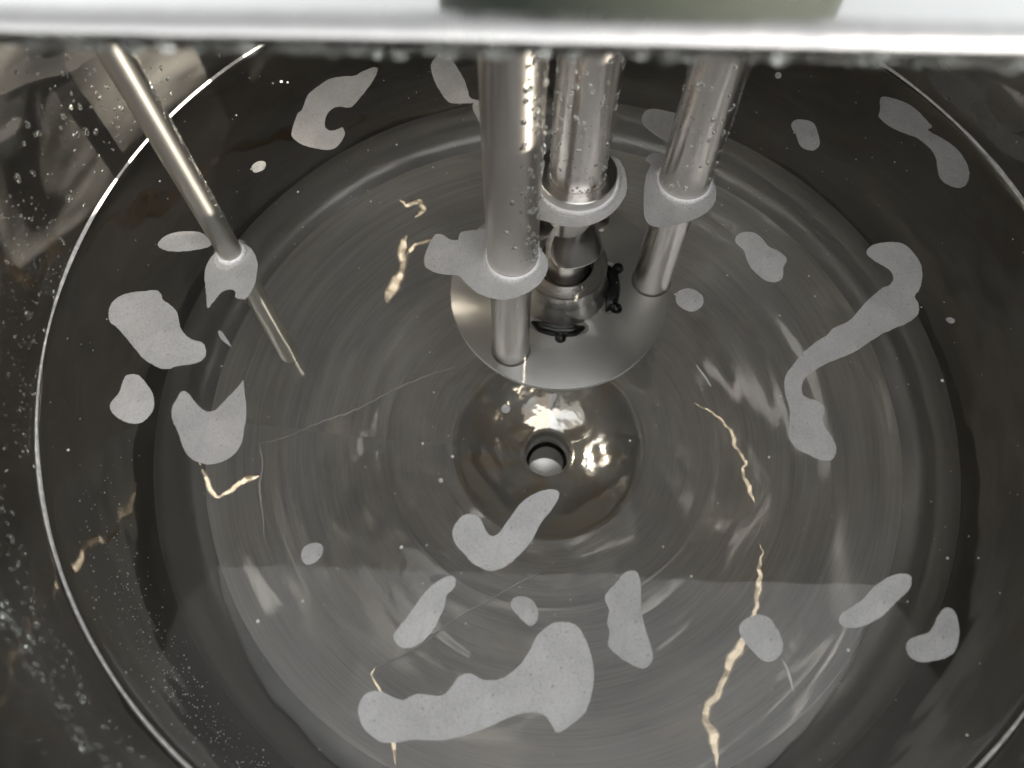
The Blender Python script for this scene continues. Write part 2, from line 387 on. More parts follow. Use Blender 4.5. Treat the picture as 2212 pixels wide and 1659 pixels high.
FILMS = {
    'c_shape': [(-0.2489,0.3091),(-0.265,0.3045),(-0.2773,0.292),(-0.2868,0.2795),(-0.2904,0.2576),(-0.2949,0.2504),(-0.2978,0.2314),(-0.2976,0.2198),(-0.2937,0.2129),(-0.2831,0.2048),(-0.2695,0.2003),(-0.2545,0.198),(-0.2454,0.2026),(-0.2391,0.2175),(-0.2398,0.2256),(-0.2429,0.2303),(-0.2488,0.2268),(-0.2557,0.2256),(-0.2616,0.2314),(-0.2629,0.2432),(-0.2604,0.2528),(-0.2549,0.26),(-0.2479,0.262),(-0.2366,0.2605),(-0.231,0.2673),(-0.224,0.2808),(-0.2132,0.3045),(-0.2099,0.3198),(-0.212,0.3231),(-0.2166,0.3231),(-0.2272,0.3172),(-0.2358,0.3101)],
    'leaf': [(-0.1398,0.3445),(-0.1467,0.3327),(-0.1477,0.3224),(-0.1436,0.3045),(-0.1374,0.2895),(-0.1296,0.2746),(-0.1221,0.2673),(-0.1077,0.2668),(-0.0996,0.2673),(-0.0969,0.2678),(-0.0976,0.26),(-0.0929,0.2468),(-0.0864,0.2314),(-0.0783,0.2244),(-0.0753,0.2717),(-0.0862,0.2717),(-0.0952,0.2722),(-0.1016,0.2771),(-0.1037,0.287),(-0.1087,0.3045),(-0.1166,0.3224),(-0.1246,0.3379),(-0.1286,0.3471),(-0.1344,0.3511)],
    'half_oval': [(0.0931,0.2444),(0.0964,0.2528),(0.1021,0.2576),(0.1093,0.2581),(0.1216,0.2552),(0.1336,0.2499),(0.1398,0.2409),(0.136,0.2198),(0.128,0.2094),(0.12,0.2083),(0.111,0.2152),(0.0996,0.2268),(0.0941,0.235)],
    'shaft_film': [(0.0468,0.1935),(0.0552,0.189),(0.0635,0.1834),(0.0686,0.1701),(0.07,0.157),(0.0682,0.1377),(0.0596,0.1209),(0.0489,0.1085),(0.0352,0.0993),(0.0218,0.0942),(0.0087,0.0932),(-0.006,0.0962),(-0.019,0.1013),(-0.0256,0.1044),(-0.0321,0.1147),(-0.0352,0.1356),(-0.0333,0.1592),(-0.0227,0.1812),(-0.0051,0.1946),(0.021,0.1992)],
    'right_tube_film': [(0.1149,0.1911),(0.1053,0.1937),(0.0976,0.1911),(0.0921,0.183),(0.0973,0.1771),(0.0922,0.1641),(0.0885,0.1476),(0.0862,0.1274),(0.0854,0.1076),(0.0886,0.0979),(0.0953,0.094),(0.1062,0.0936),(0.119,0.0969),(0.1336,0.1018),(0.1487,0.1105),(0.1597,0.1234),(0.1635,0.1354),(0.1639,0.1455),(0.1618,0.1548),(0.1561,0.162),(0.1459,0.1724),(0.1308,0.1851)],
    'front_tube_film': [(-0.08,0.0911),(-0.0905,0.0898),(-0.1044,0.0873),(-0.1074,0.0825),(-0.108,0.0778),(-0.1118,0.0769),(-0.1173,0.0778),(-0.1229,0.0825),(-0.1276,0.0844),(-0.1322,0.0835),(-0.1365,0.075),(-0.1412,0.06),(-0.1418,0.0508),(-0.1396,0.0435),(-0.1302,0.0372),(-0.118,0.0345),(-0.1074,0.0336),(-0.1027,0.0291),(-0.0934,0.0184),(-0.0858,0.0122),(-0.0739,0.007),(-0.062,0.0053),(-0.0486,0.0079),(-0.0366,0.014),(-0.0261,0.0228),(-0.0199,0.0327),(-0.0175,0.0399),(-0.017,0.049),(-0.0194,0.0582),(-0.0238,0.0665),(-0.0284,0.0731),(-0.0376,0.0806),(-0.0499,0.0883),(-0.0655,0.0921)],
    'probe_film': [(-0.3515,0.0644),(-0.3587,0.0546),(-0.3615,0.0431),(-0.3602,0.0298),(-0.3558,0.0131),(-0.3513,-0.0042),(-0.3465,0.003),(-0.3419,0.0122),(-0.3363,0.0164),(-0.3301,0.0168),(-0.3267,0.0131),(-0.3259,0.0079),(-0.319,0.0058),(-0.3153,0.007),(-0.31,0.0186),(-0.309,0.0355),(-0.3096,0.046),(-0.3133,0.0566),(-0.3186,0.0653),(-0.3269,0.0718),(-0.3359,0.0722),(-0.3451,0.0693)],
    'left_oval': [(-0.4155,0.0712),(-0.412,0.0801),(-0.4018,0.0861),(-0.3858,0.0881),(-0.374,0.0861),(-0.3664,0.0801),(-0.3611,0.0732),(-0.3621,0.0693),(-0.3688,0.0663),(-0.3844,0.0634),(-0.4005,0.063),(-0.4108,0.0663)],
    'kidney': [(-0.4474,-0.0051),(-0.446,0.0021),(-0.4398,0.0094),(-0.4298,0.0135),(-0.4191,0.0146),(-0.4069,0.0162),(-0.4006,0.0122),(-0.3967,0.0048),(-0.3886,-0.0006),(-0.3808,-0.0087),(-0.3768,-0.0177),(-0.3735,-0.0265),(-0.3656,-0.0361),(-0.3572,-0.0405),(-0.3492,-0.0431),(-0.3454,-0.0491),(-0.3438,-0.0559),(-0.3465,-0.0618),(-0.354,-0.0657),(-0.3642,-0.0673),(-0.3713,-0.069),(-0.3754,-0.071),(-0.3845,-0.0702),(-0.3945,-0.0652),(-0.4032,-0.0593),(-0.4129,-0.0491),(-0.4228,-0.0387),(-0.4347,-0.0265),(-0.4421,-0.0212),(-0.446,-0.0141)],
    'pear': [(-0.4152,-0.0793),(-0.4098,-0.0768),(-0.402,-0.0785),(-0.3945,-0.0859),(-0.3877,-0.094),(-0.3835,-0.102),(-0.3818,-0.1116),(-0.3845,-0.1195),(-0.3891,-0.1249),(-0.3959,-0.1268),(-0.4049,-0.1249),(-0.4148,-0.1195),(-0.4206,-0.1132),(-0.4225,-0.1084),(-0.4208,-0.1029),(-0.4172,-0.0964),(-0.4163,-0.0875)],
    'horned': [(-0.359,-0.0943),(-0.3527,-0.0964),(-0.3472,-0.1029),(-0.34,-0.11),(-0.3334,-0.1145),(-0.329,-0.1148),(-0.3236,-0.1124),(-0.3154,-0.1004),(-0.3082,-0.0908),(-0.3044,-0.0832),(-0.3038,-0.0832),(-0.3014,-0.0924),(-0.2974,-0.1084),(-0.2955,-0.121),(-0.2957,-0.1335),(-0.2954,-0.1442),(-0.2994,-0.1547),(-0.3068,-0.1614),(-0.316,-0.1651),(-0.3243,-0.1654),(-0.3348,-0.1622),(-0.3429,-0.1562),(-0.3489,-0.1472),(-0.3548,-0.135),(-0.3609,-0.1257),(-0.3639,-0.1179),(-0.3647,-0.11),(-0.363,-0.1037)],
    'sliver': [(-0.3364,-0.0309),(-0.333,-0.0309),(-0.3273,-0.0379),(-0.3224,-0.0448),(-0.3208,-0.0477),(-0.3263,-0.0439),(-0.3325,-0.0387)],
    'tiny_left_oval': [(-0.3348,0.1723),(-0.3338,0.1767),(-0.3293,0.1812),(-0.3233,0.1816),(-0.3202,0.1778),(-0.321,0.1712),(-0.3255,0.1673),(-0.3313,0.1662)],
    'bean_back': [(0.2592,0.2338),(0.2639,0.2409),(0.2721,0.2421),(0.2822,0.239),(0.2862,0.2315),(0.2868,0.2198),(0.2869,0.2106),(0.2842,0.2026),(0.2785,0.1974),(0.2732,0.1974),(0.2668,0.2003),(0.2636,0.2072),(0.2622,0.2198),(0.2598,0.2268)],
    'dumbbell': [(0.3668,0.2722),(0.372,0.2771),(0.3822,0.2742),(0.3936,0.2685),(0.4024,0.26),(0.4082,0.2504),(0.4133,0.2385),(0.416,0.2315),(0.4106,0.2273),(0.4138,0.2221),(0.4246,0.2129),(0.4339,0.2015),(0.4391,0.1879),(0.441,0.1724),(0.4389,0.1614),(0.4335,0.1506),(0.4262,0.1452),(0.418,0.1463),(0.4095,0.1527),(0.4066,0.1614),(0.4076,0.1724),(0.4092,0.1857),(0.4076,0.1969),(0.4034,0.2049),(0.3954,0.2152),(0.383,0.2221),(0.3707,0.2303),(0.3624,0.2409),(0.36,0.248),(0.3639,0.2576)],
    'bean_right': [(0.176,0.0762),(0.1803,0.0841),(0.1888,0.0871),(0.1969,0.0861),(0.2033,0.0801),(0.209,0.0693),(0.2164,0.0644),(0.2234,0.0575),(0.2252,0.0517),(0.2203,0.0431),(0.2185,0.0336),(0.2147,0.028),(0.2081,0.0255),(0.2012,0.027),(0.1942,0.0336),(0.1876,0.0431),(0.1844,0.0546),(0.1833,0.0644),(0.1784,0.0702)],
    'disc': [(0.1086,0.0076),(0.1115,0.014),(0.1198,0.0181),(0.1275,0.0168),(0.1339,0.0113),(0.1358,0.0039),(0.1323,-0.0033),(0.1249,-0.0078),(0.1187,-0.0078),(0.1122,-0.0033),(0.1088,0.0021)],
    'snake': [(0.3077,0.0614),(0.3142,0.0693),(0.3247,0.0732),(0.3411,0.0742),(0.35,0.0702),(0.3558,0.0605),(0.3595,0.0489),(0.3591,0.0393),(0.3561,0.028),(0.3511,0.0168),(0.3446,0.0094),(0.346,0.0021),(0.3451,-0.0069),(0.3407,-0.0141),(0.3306,-0.0212),(0.3186,-0.0265),(0.3034,-0.0335),(0.2894,-0.0422),(0.2737,-0.0525),(0.2589,-0.0593),(0.2459,-0.0643),(0.2343,-0.071),(0.2242,-0.0776),(0.2184,-0.0842),(0.2158,-0.0924),(0.2169,-0.0988),(0.2215,-0.102),(0.2284,-0.1044),(0.2333,-0.1092),(0.233,-0.1147),(0.23,-0.1218),(0.2309,-0.1304),(0.2349,-0.1396),(0.2372,-0.1487),(0.2354,-0.1562),(0.2309,-0.1614),(0.2251,-0.1621),(0.2184,-0.1607),(0.2107,-0.1562),(0.203,-0.1517),(0.1979,-0.1441),(0.197,-0.1365),(0.2002,-0.121),(0.2017,-0.1116),(0.2001,-0.0988),(0.2007,-0.0875),(0.2035,-0.0776),(0.2128,-0.066),(0.222,-0.0559),(0.2361,-0.0439),(0.2498,-0.0352),(0.2573,-0.0274),(0.2707,-0.0212),(0.2798,-0.0141),(0.2916,-0.0015),(0.3032,0.0094),(0.3146,0.0186),(0.3215,0.0214),(0.3267,0.027),(0.3286,0.0336),(0.3258,0.0412),(0.3191,0.0469),(0.3123,0.0527)],
    'fleck_right': [(0.369,-0.0168),(0.3736,-0.015),(0.3772,-0.0177),(0.3754,-0.0212),(0.3712,-0.0212)],
    'rod': [(0.2113,-0.2979),(0.2148,-0.293),(0.2241,-0.288),(0.2344,-0.2818),(0.244,-0.2729),(0.2545,-0.2665),(0.2647,-0.2622),(0.2727,-0.2613),(0.2775,-0.2632),(0.2774,-0.2678),(0.2737,-0.2742),(0.2658,-0.2805),(0.2563,-0.288),(0.247,-0.2955),(0.2356,-0.301),(0.2248,-0.3041),(0.217,-0.3044),(0.2124,-0.3022)],
    'boomerang': [(0.297,-0.2905),(0.3013,-0.2886),(0.306,-0.2905),(0.3076,-0.2967),(0.3069,-0.3053),(0.3037,-0.315),(0.2991,-0.3221),(0.2916,-0.3269),(0.2823,-0.3292),(0.272,-0.3304),(0.2649,-0.3286),(0.2611,-0.3233),(0.2613,-0.318),(0.2646,-0.3138),(0.2716,-0.3107),(0.2811,-0.3083),(0.2869,-0.3028),(0.2919,-0.2955)],
    'egg_front_right': [(0.1295,-0.3065),(0.1323,-0.3004),(0.1392,-0.2961),(0.1484,-0.2945),(0.1557,-0.2973),(0.1598,-0.3041),(0.1625,-0.3114),(0.163,-0.3186),(0.1612,-0.3233),(0.1561,-0.3281),(0.1496,-0.3301),(0.1436,-0.3281),(0.1382,-0.3221),(0.1328,-0.315)],
    'tick': [(-0.0453,-0.2012),(-0.0384,-0.1955),(-0.0301,-0.1912),(-0.0204,-0.1887),(-0.0135,-0.1898),(-0.012,-0.1941),(-0.0152,-0.2012),(-0.0202,-0.2089),(-0.0292,-0.2199),(-0.0347,-0.2308),(-0.0402,-0.2389),(-0.0495,-0.2482),(-0.0575,-0.2548),(-0.0706,-0.259),(-0.0812,-0.2554),(-0.0879,-0.2509),(-0.0934,-0.2442),(-0.1002,-0.2376),(-0.1035,-0.2295),(-0.1028,-0.2227),(-0.0983,-0.2151),(-0.0916,-0.211),(-0.0848,-0.2117),(-0.0793,-0.2165),(-0.0758,-0.224),(-0.0723,-0.2288),(-0.0683,-0.2298),(-0.0643,-0.2275),(-0.0589,-0.2199),(-0.0522,-0.2103)],
    'slug': [(-0.1479,-0.3114),(-0.1451,-0.3053),(-0.1392,-0.298),(-0.1333,-0.2893),(-0.1274,-0.2805),(-0.1212,-0.2729),(-0.1137,-0.2671),(-0.106,-0.2635),(-0.1014,-0.2639),(-0.0995,-0.2684),(-0.1017,-0.2742),(-0.1067,-0.2792),(-0.1077,-0.2868),(-0.1118,-0.2967),(-0.1159,-0.3053),(-0.1219,-0.3126),(-0.1292,-0.318),(-0.1379,-0.32),(-0.1443,-0.3174)],
    'egg': [(-0.0541,-0.2849),(-0.0509,-0.2808),(-0.0444,-0.2796),(-0.038,-0.2818),(-0.0335,-0.2868),(-0.0317,-0.293),(-0.033,-0.2992),(-0.0375,-0.3029),(-0.042,-0.301),(-0.0471,-0.2961),(-0.0522,-0.2905)],
    'peanut': [(0.0229,-0.2818),(0.0251,-0.2767),(0.0327,-0.269),(0.0398,-0.2613),(0.0465,-0.2587),(0.051,-0.2607),(0.0534,-0.269),(0.0523,-0.283),(0.0524,-0.2943),(0.0552,-0.3077),(0.058,-0.3198),(0.0582,-0.3281),(0.0551,-0.3328),(0.0499,-0.3351),(0.0426,-0.3328),(0.0342,-0.3281),(0.027,-0.3222),(0.0237,-0.3174),(0.0253,-0.3077),(0.0238,-0.3004),(0.026,-0.2905)],
    'boot': [(-0.0326,-0.3102),(-0.0242,-0.3029),(-0.0164,-0.3002),(-0.0075,-0.3004),(0.0,-0.3035),(0.0048,-0.3114),(0.0088,-0.321),(0.0108,-0.3316),(0.0109,-0.3432),(0.0085,-0.3546),(0.0037,-0.3659),(-0.0051,-0.3736),(-0.0161,-0.3802),(-0.0203,-0.38),(-0.0209,-0.378),(-0.0244,-0.3731),(-0.028,-0.3687),(-0.0376,-0.3662),(-0.0462,-0.3675),(-0.0583,-0.3714),(-0.068,-0.3758),(-0.08,-0.3802),(-0.0931,-0.3835),(-0.1086,-0.3862),(-0.1278,-0.3856),(-0.142,-0.3878),(-0.1517,-0.3873),(-0.1605,-0.3824),(-0.1676,-0.3758),(-0.1712,-0.367),(-0.1708,-0.3603),(-0.1665,-0.3535),(-0.1581,-0.3515),(-0.1518,-0.3529),(-0.1442,-0.3563),(-0.1367,-0.358),(-0.132,-0.3552),(-0.1247,-0.3535),(-0.1149,-0.3546),(-0.1075,-0.3546),(-0.1015,-0.3501),(-0.0956,-0.3421),(-0.0883,-0.3386),(-0.082,-0.3403),(-0.0758,-0.3432),(-0.0659,-0.3436),(-0.056,-0.3398),(-0.046,-0.3316),(-0.0384,-0.321)],
    'tiny_front_oval': [(-0.23,-0.2456),(-0.2285,-0.2396),(-0.2222,-0.236),(-0.2155,-0.2362),(-0.2121,-0.2403),(-0.213,-0.2469),(-0.2177,-0.2522),(-0.2241,-0.2539),(-0.2284,-0.2509)],
    'white_dot': [(-0.0546,-0.1119),(-0.0558,-0.115),(-0.0586,-0.1163),(-0.0615,-0.115),(-0.0627,-0.1119),(-0.0615,-0.1088),(-0.0587,-0.1075),(-0.0558,-0.1088)],
    'back_dot': [(0.2603,0.3109),(0.2587,0.3073),(0.2558,0.3058),(0.2535,0.3073),(0.253,0.3109),(0.2546,0.3145),(0.2574,0.316),(0.2598,0.3145)],
    'sump_dot': [(-0.1133,-0.1805),(-0.1139,-0.1819),(-0.1152,-0.1825),(-0.1166,-0.1819),(-0.1172,-0.1805),(-0.1167,-0.1791),(-0.1154,-0.1785),(-0.114,-0.1791)],
}
LIGHT_STREAKS = {  # paths of the caustic streaks and reflected lines imitated on the floor
    'gold1': [(-0.2129,0.3074),(-0.2207,0.2824),(-0.2174,0.255),(-0.2305,0.2325),(-0.2391,0.2036)],
    'gold2': [(-0.1747,0.3081),(-0.1954,0.297),(-0.2125,0.2833)],
    'gold3': [(-0.2262,0.3596),(-0.2136,0.3542),(-0.1963,0.3589),(-0.1892,0.35),(-0.2029,0.3361)],
    'right1': [(0.2122,0.0551),(0.2299,0.0392),(0.2498,0.0195),(0.2571,0.0014),(0.2612,-0.0162),(0.2691,-0.0408),(0.2657,-0.0539),(0.2698,-0.0809),(0.2755,-0.0978)],
    'right2': [(0.271,-0.1569),(0.271,-0.1737),(0.2641,-0.1916),(0.2616,-0.2125),(0.252,-0.2355),(0.2462,-0.2525),(0.2283,-0.2773),(0.2096,-0.3068),(0.1882,-0.338),(0.1738,-0.3607),(0.1767,-0.3875),(0.1776,-0.415)],
    'left1': [(-0.4603,-0.0617),(-0.4449,-0.086),(-0.4311,-0.1062),(-0.4171,-0.0952),(-0.4031,-0.0808),(-0.3878,-0.0726)],
    'reflA': [(-0.3935,-0.0291),(-0.3612,-0.0133),(-0.3224,0.0121),(-0.2754,0.0387),(-0.2262,0.0726),(-0.1741,0.101),(-0.1268,0.1204)],
    'reflA2': [(-0.3923,-0.0289),(-0.386,-0.0529),(-0.3844,-0.085),(-0.3764,-0.1221),(-0.3662,-0.1643)],
    'reflB': [(-0.219,-0.3067),(-0.1981,-0.2982),(-0.1609,-0.2753),(-0.125,-0.2457),(-0.0809,-0.2208),(-0.0382,-0.1955),(-0.0004,-0.1744),(0.0649,-0.128),(0.112,-0.0893)],
    'causticB2': [(-0.219,-0.3067),(-0.2205,-0.3174),(-0.2106,-0.3329),(-0.1976,-0.3532),(-0.1892,-0.3827),(-0.1835,-0.4109)],
}

# ---------------------------------------------------------------- setting
bm = bmesh.new()
s = 60
bm.faces.new([bm.verts.new(p) for p in ((-s, -s, 0), (s, -s, 0), (s, s, 0), (-s, s, 0))])
g = bm_obj('ground', bm, M['concrete'], smooth=False)
g.location.z = -1.15
tag(g, kind='structure')

# water: one sheet that creeps up the wall in a thin meniscus
R = 0.5
bm = bmesh.new()
prof = [(0.0, 0.0)] + [(r, 0.0) for r in (0.1, 0.2, 0.3, 0.4, 0.46, 0.48, 0.488)]
for i in range(11):
    r = 0.489 + 0.0109 * i / 10
    prof.append((r, 0.0045 * math.exp(-(R - r) / 0.0026)))
lathe(bm, prof, seg=192)
me = bpy.data.meshes.new('water')
bmesh.ops.recalc_face_normals(bm, faces=bm.faces)
bm.faces.ensure_lookup_table()
if bm.faces[0].normal.z < 0:
    bmesh.ops.reverse_faces(bm, faces=bm.faces)
bm.to_mesh(me); bm.free()
w = link('water', me, M['water'])
tag(w, kind='structure')

# ---------------------------------------------------------------- tank
tank = empty('mixing_tank', (0, 0, -1.15))
tag(tank, 'open round polished steel tank holding the water, with a deep dished bottom and drain', 'tank')
def tpart(name, prof, mat, seg=192, parent=tank, wob=None, ang=40):
    bm = bmesh.new()
    lathe(bm, prof, seg=seg, wob=wob)
    o = bm_obj(name, bm, mat)
    if parent is not None:
        o.parent = parent
        o.matrix_parent_inverse = parent_inv(parent)
    if ang: sharp(o, ang)
    return o
def parent_inv(p):
    m = Matrix.Translation(p.location)
    q = p.parent
    while q:
        m = Matrix.Translation(q.location) @ m
        q = q.parent
    return m.inverted()
ZR = 0.4315
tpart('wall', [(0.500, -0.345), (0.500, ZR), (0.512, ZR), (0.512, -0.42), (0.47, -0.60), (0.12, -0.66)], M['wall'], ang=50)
# knuckle with the weld bead, then the dish down to the sump
kn = [(0.5, -0.345)] + arc((0.44, -0.355), 0.06, 0.0, -1.2, 12)
kn += [(0.4580, -0.4127), (0.4560, -0.4136)]
dish = [(0.4550, -0.4140), (0.42, -0.4300), (0.36, -0.4560), (0.30, -0.4800), (0.236, -0.5030)]
rb = [(0.2345, -0.5033), (0.2325, -0.5035), (0.2305, -0.5046)]
dish2 = [(0.229, -0.5056), (0.19, -0.5170), (0.155, -0.5250), (0.1395, -0.527)]
def dishwob(r, z, a):
    return 0.0016 * sin(3 * a + 0.6) * sin((r - 0.14) * 16) + 0.0009 * sin(5 * a + 2.0 + r * 22) if 0.145 < r < 0.45 else 0.0
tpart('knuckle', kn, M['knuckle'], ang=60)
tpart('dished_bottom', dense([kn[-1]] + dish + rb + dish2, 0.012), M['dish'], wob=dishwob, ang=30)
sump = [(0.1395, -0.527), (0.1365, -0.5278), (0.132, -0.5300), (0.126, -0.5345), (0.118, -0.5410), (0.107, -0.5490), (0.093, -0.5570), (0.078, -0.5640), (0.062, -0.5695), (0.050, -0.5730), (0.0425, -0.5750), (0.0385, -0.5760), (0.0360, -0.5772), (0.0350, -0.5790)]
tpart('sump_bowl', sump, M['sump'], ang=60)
drain = tpart('drain_pipe', [(0.0350, -0.5790), (0.0342, -0.5810), (0.0342, -0.606), (0.0310, -0.609), (0.0310, -0.628), (0.0342, -0.631), (0.0342, -0.74), (0.0150, -0.745), (0.0, -0.745)], M['ring'], seg=64)
bm = bmesh.new()
lathe(bm, [(0.0335, -0.634), (0.029, -0.636), (0.0265, -0.641), (0.029, -0.646), (0.0335, -0.648)], seg=48)
o = bm_obj('drain_seal', bm, M['black'], None); o.parent = drain
tpart('rim', [(0.4985, ZR + 0.001), (0.4985, ZR + 0.010), (0.503, ZR + 0.016), (0.516, ZR + 0.016), (0.520, ZR + 0.010), (0.520, ZR + 0.001)], M['lid'])

# streaks of caustic light and lid reflections, added as tilted strips on the bottom
DPROF = [(0.0, -0.58)] + sump[::-1] + dish2[::-1] + rb[::-1] + dish[::-1]
def zdish(x, y):
    r = math.hypot(x, y)
    for (r0, z0), (r1, z1) in zip(DPROF, DPROF[1:]):
        if r0 <= r <= r1 and r1 > r0:
            z = z0 + (z1 - z0) * (r - r0) / (r1 - r0)
            return z + dishwob(r, z, math.atan2(y, x))
    return DPROF[-1][1]
def uw_dir(P, T):
    """direction under water from P towards T above the surface"""
    d = Vector((T[0] - P[0], T[1] - P[1])); D = d.length; d.normalize()
    lo, hi = 0.0, D
    for _ in range(40):
        m = (lo + hi) / 2
        s2 = m / math.hypot(m, P[2]); s1 = (D - m) / math.hypot(D - m, T[2])
        if 1.333 * s2 > s1: hi = m
        else: lo = m
    return Vector((d.x * lo, d.y * lo, -P[2])).normalized()
MOUTH = (0.0, -0.30, 0.45)                     # middle of the open half: the added strips are tilted to mirror its light
def lit_streak(key, w0, w1, hgt, mat, jit):
    pts = [Vector(p) for p in LIGHT_STREAKS[key]]
    P = [2 * pts[0] - pts[1]] + pts + [2 * pts[-1] - pts[-2]]
    path = []
    for i in range(1, len(P) - 2):
        for k in range(8):
            t = k / 8
            p0, p1, p2, p3 = P[i - 1:i + 3]
            path.append(0.5 * ((2 * p1) + (p2 - p0) * t + (2 * p0 - 5 * p1 + 4 * p2 - p3) * t * t + (3 * p1 - p0 - 3 * p2 + p3) * t ** 3))
    path.append(pts[-1])
    N = len(path)
    ph = [random.uniform(0, 6.28) for _ in range(4)]
    geo = []
    for i in range(N):
        t = (path[min(N - 1, i + 1)] - path[max(0, i - 1)]).normalized()
        n = Vector((-t.y, t.x))
        f = i / (N - 1)
        end = min(1.0, 6 * f + 0.2, 6 * (1 - f) + 0.2)
        w = (w0 + (w1 - w0) * f) * end * (1 + 0.22 * sin(i * 0.21 + ph[0]) + 0.12 * sin(i * 0.47 + ph[1]))
        geo.append((path[i] + n * jit * (sin(i * 0.42 + ph[2]) + 0.6 * sin(i * 0.95 + ph[3])), n, w))
    bm = bmesh.new()
    fade = bm.verts.layers.float.new('fade')
    STEP = 3
    for s0 in range(0, N - 1, STEP):           # short tilted facets, one after the other
        s1 = min(N - 1, s0 + STEP)
        seg_ = geo[s0:s1 + 1]
        cm = sum((g_[0] for g_ in seg_), Vector((0, 0))) / len(seg_)
        zc = zdish(cm.x, cm.y)
        P3 = Vector((cm.x, cm.y, zc))
        nn = (uw_dir(P3, cam.location) + uw_dir(P3, MOUTH)).normalized()
        nn.x += 0.09 * sin(s0 * 0.33 + ph[1]); nn.y += 0.09 * sin(s0 * 0.41 + ph[3])
        wm = max(g_[2] for g_ in seg_)
        fall = lambda u, q: zc - (nn.x * (q.x - cm.x) + nn.y * (q.y - cm.y)) / nn.z - hgt * wm * 0.10 * u * u
        lift = 0.0002 + max(zdish(q.x, q.y) - fall(u, q) for c, n, w in seg_ for u in (-0.9, 0, 0.9) for q in (c + n * (w * u),))
        rows = []
        for c, n, w in seg_:
            row = []
            for j in range(9):
                u = (-1.12, -1, -0.7, -0.35, 0, 0.35, 0.7, 1, 1.12)[j]
                q = c + n * (w * u)
                row.append(bm.verts.new((q.x, q.y, zdish(q.x, q.y) - 0.0008 if j in (0, 8) else fall(u, q) + lift)))
                row[-1][fade] = (0, 0, 0.35, 1.0, 1.4, 1.0, 0.35, 0, 0)[j]
            rows.append(row)
        for A, B in zip(rows, rows[1:]):
            for j in range(8):
                bm.faces.new((A[j], A[j + 1], B[j + 1], B[j]))
        for row, (c, n, w) in ((rows[0], seg_[0]), (rows[-1], seg_[-1])):
            low = [bm.verts.new((v.co.x, v.co.y, zdish(v.co.x, v.co.y) - 0.0009)) for v in row[1:8]]
            for j in range(6):
                bm.faces.new((row[1 + j], row[2 + j], low[j + 1], low[j]))
    o = bm_obj('light_streak', bm, mat)
    sharp(o, 25)
    o.parent = tank
    o.matrix_parent_inverse = parent_inv(tank)
for key, w0, w1, hgt, mat, jit in (('right1', 0.0024, 0.0046, 0.5, 'scale', 0.0012), ('right2', 0.0030, 0.0100, 0.5, 'scale', 0.0016), ('left1', 0.0032, 0.0060, 0.5, 'scale', 0.0008),  # 'scale' is the gold steel for the imitated caustic streaks
                                   ('reflA', 0.0012, 0.0022, 0.5, 'streak_grey', 0.0003), ('reflA2', 0.0020, 0.0014, 0.5, 'streak_grey', 0.0004), ('reflB', 0.0018, 0.0012, 0.5, 'streak_grey', 0.0003), ('causticB2', 0.0018, 0.0048, 0.5, 'scale', 0.0005),
                                   ('gold1', 0.0080, 0.0130, 0.8, 'scale', 0.0014), ('gold2', 0.0040, 0.0060, 0.8, 'scale', 0.0010), ('gold3', 0.0045, 0.0070, 0.8, 'scale', 0.0014)):
    lit_streak(key, w0, w1, hgt, M[mat], jit)

# ---------------------------------------------------------------- lid half
lid = empty('tank_lid', (0, 0.10, 0.466))
tag(lid, 'fixed half of the polished steel tank lid, its straight wet edge crossing the top', 'lid')
YB = -0.1685
rot = radians(-1.6)
def onlid(x, y):
    return (x * cos(rot) - y * sin(rot), x * sin(rot) + y * cos(rot))
def add_slab(name, z0, z1, rad, yb, mat):
    bm = bmesh.new()
    a0 = math.asin(yb / rad)
    pts = [(rad * cos(a0 + (pi - 2 * a0) * i / 64), rad * sin(a0 + (pi - 2 * a0) * i / 64)) for i in range(65)]
    lo = [bm.verts.new((*onlid(x, y), z0)) for x, y in pts]
    hi = [bm.verts.new((*onlid(x, y), z1)) for x, y in pts]
    bm.faces.new(hi); bm.faces.new(lo[::-1])
    n = len(pts)
    for i in range(n):
        bm.faces.new((lo[i], lo[(i + 1) % n], hi[(i + 1) % n], hi[i]))
    o = bm_obj(name, bm, mat, smooth=False)
    o.parent = lid
    o.matrix_parent_inverse = parent_inv(lid)
    return o
ZL = 0.4490
add_slab('lid_plate', ZL, ZL + 0.003, 0.520, YB + 0.004, M['lid'])
# rolled edge: down-turned flange with a rounded nose
bm = bmesh.new()
L = 0.487
nose = [(0.004, ZL + 0.0032), (-0.001, ZL + 0.0034), (-0.0036, ZL + 0.0026), (-0.0052, ZL + 0.0008), (-0.0060, ZL - 0.0015), (-0.0062, ZL - 0.0042), (-0.0056, ZL - 0.0062), (-0.0042, ZL - 0.0066), (-0.0020, ZL - 0.0072), (0.0005, ZL - 0.0072), (0.0026, ZL - 0.0068), (0.0036, ZL - 0.006), (0.0036, ZL - 0.001)]
cols = []
NX = 60
for i in range(NX + 1):
    x = -L + 2 * L * i / NX
    cols.append([bm.verts.new((*onlid(x, YB + dy), z)) for dy, z in nose])
for A, B in zip(cols, cols[1:]):
    for j in range(len(nose)):
        bm.faces.new((A[j], A[(j + 1) % len(nose)], B[(j + 1) % len(nose)], B[j]))
bm.faces.new(cols[0]); bm.faces.new(cols[-1][::-1])
edge = bm_obj('lid_edge', bm, M['edge'])
edge.parent = lid
edge.matrix_parent_inverse = parent_inv(lid)
sharp(edge, 50)

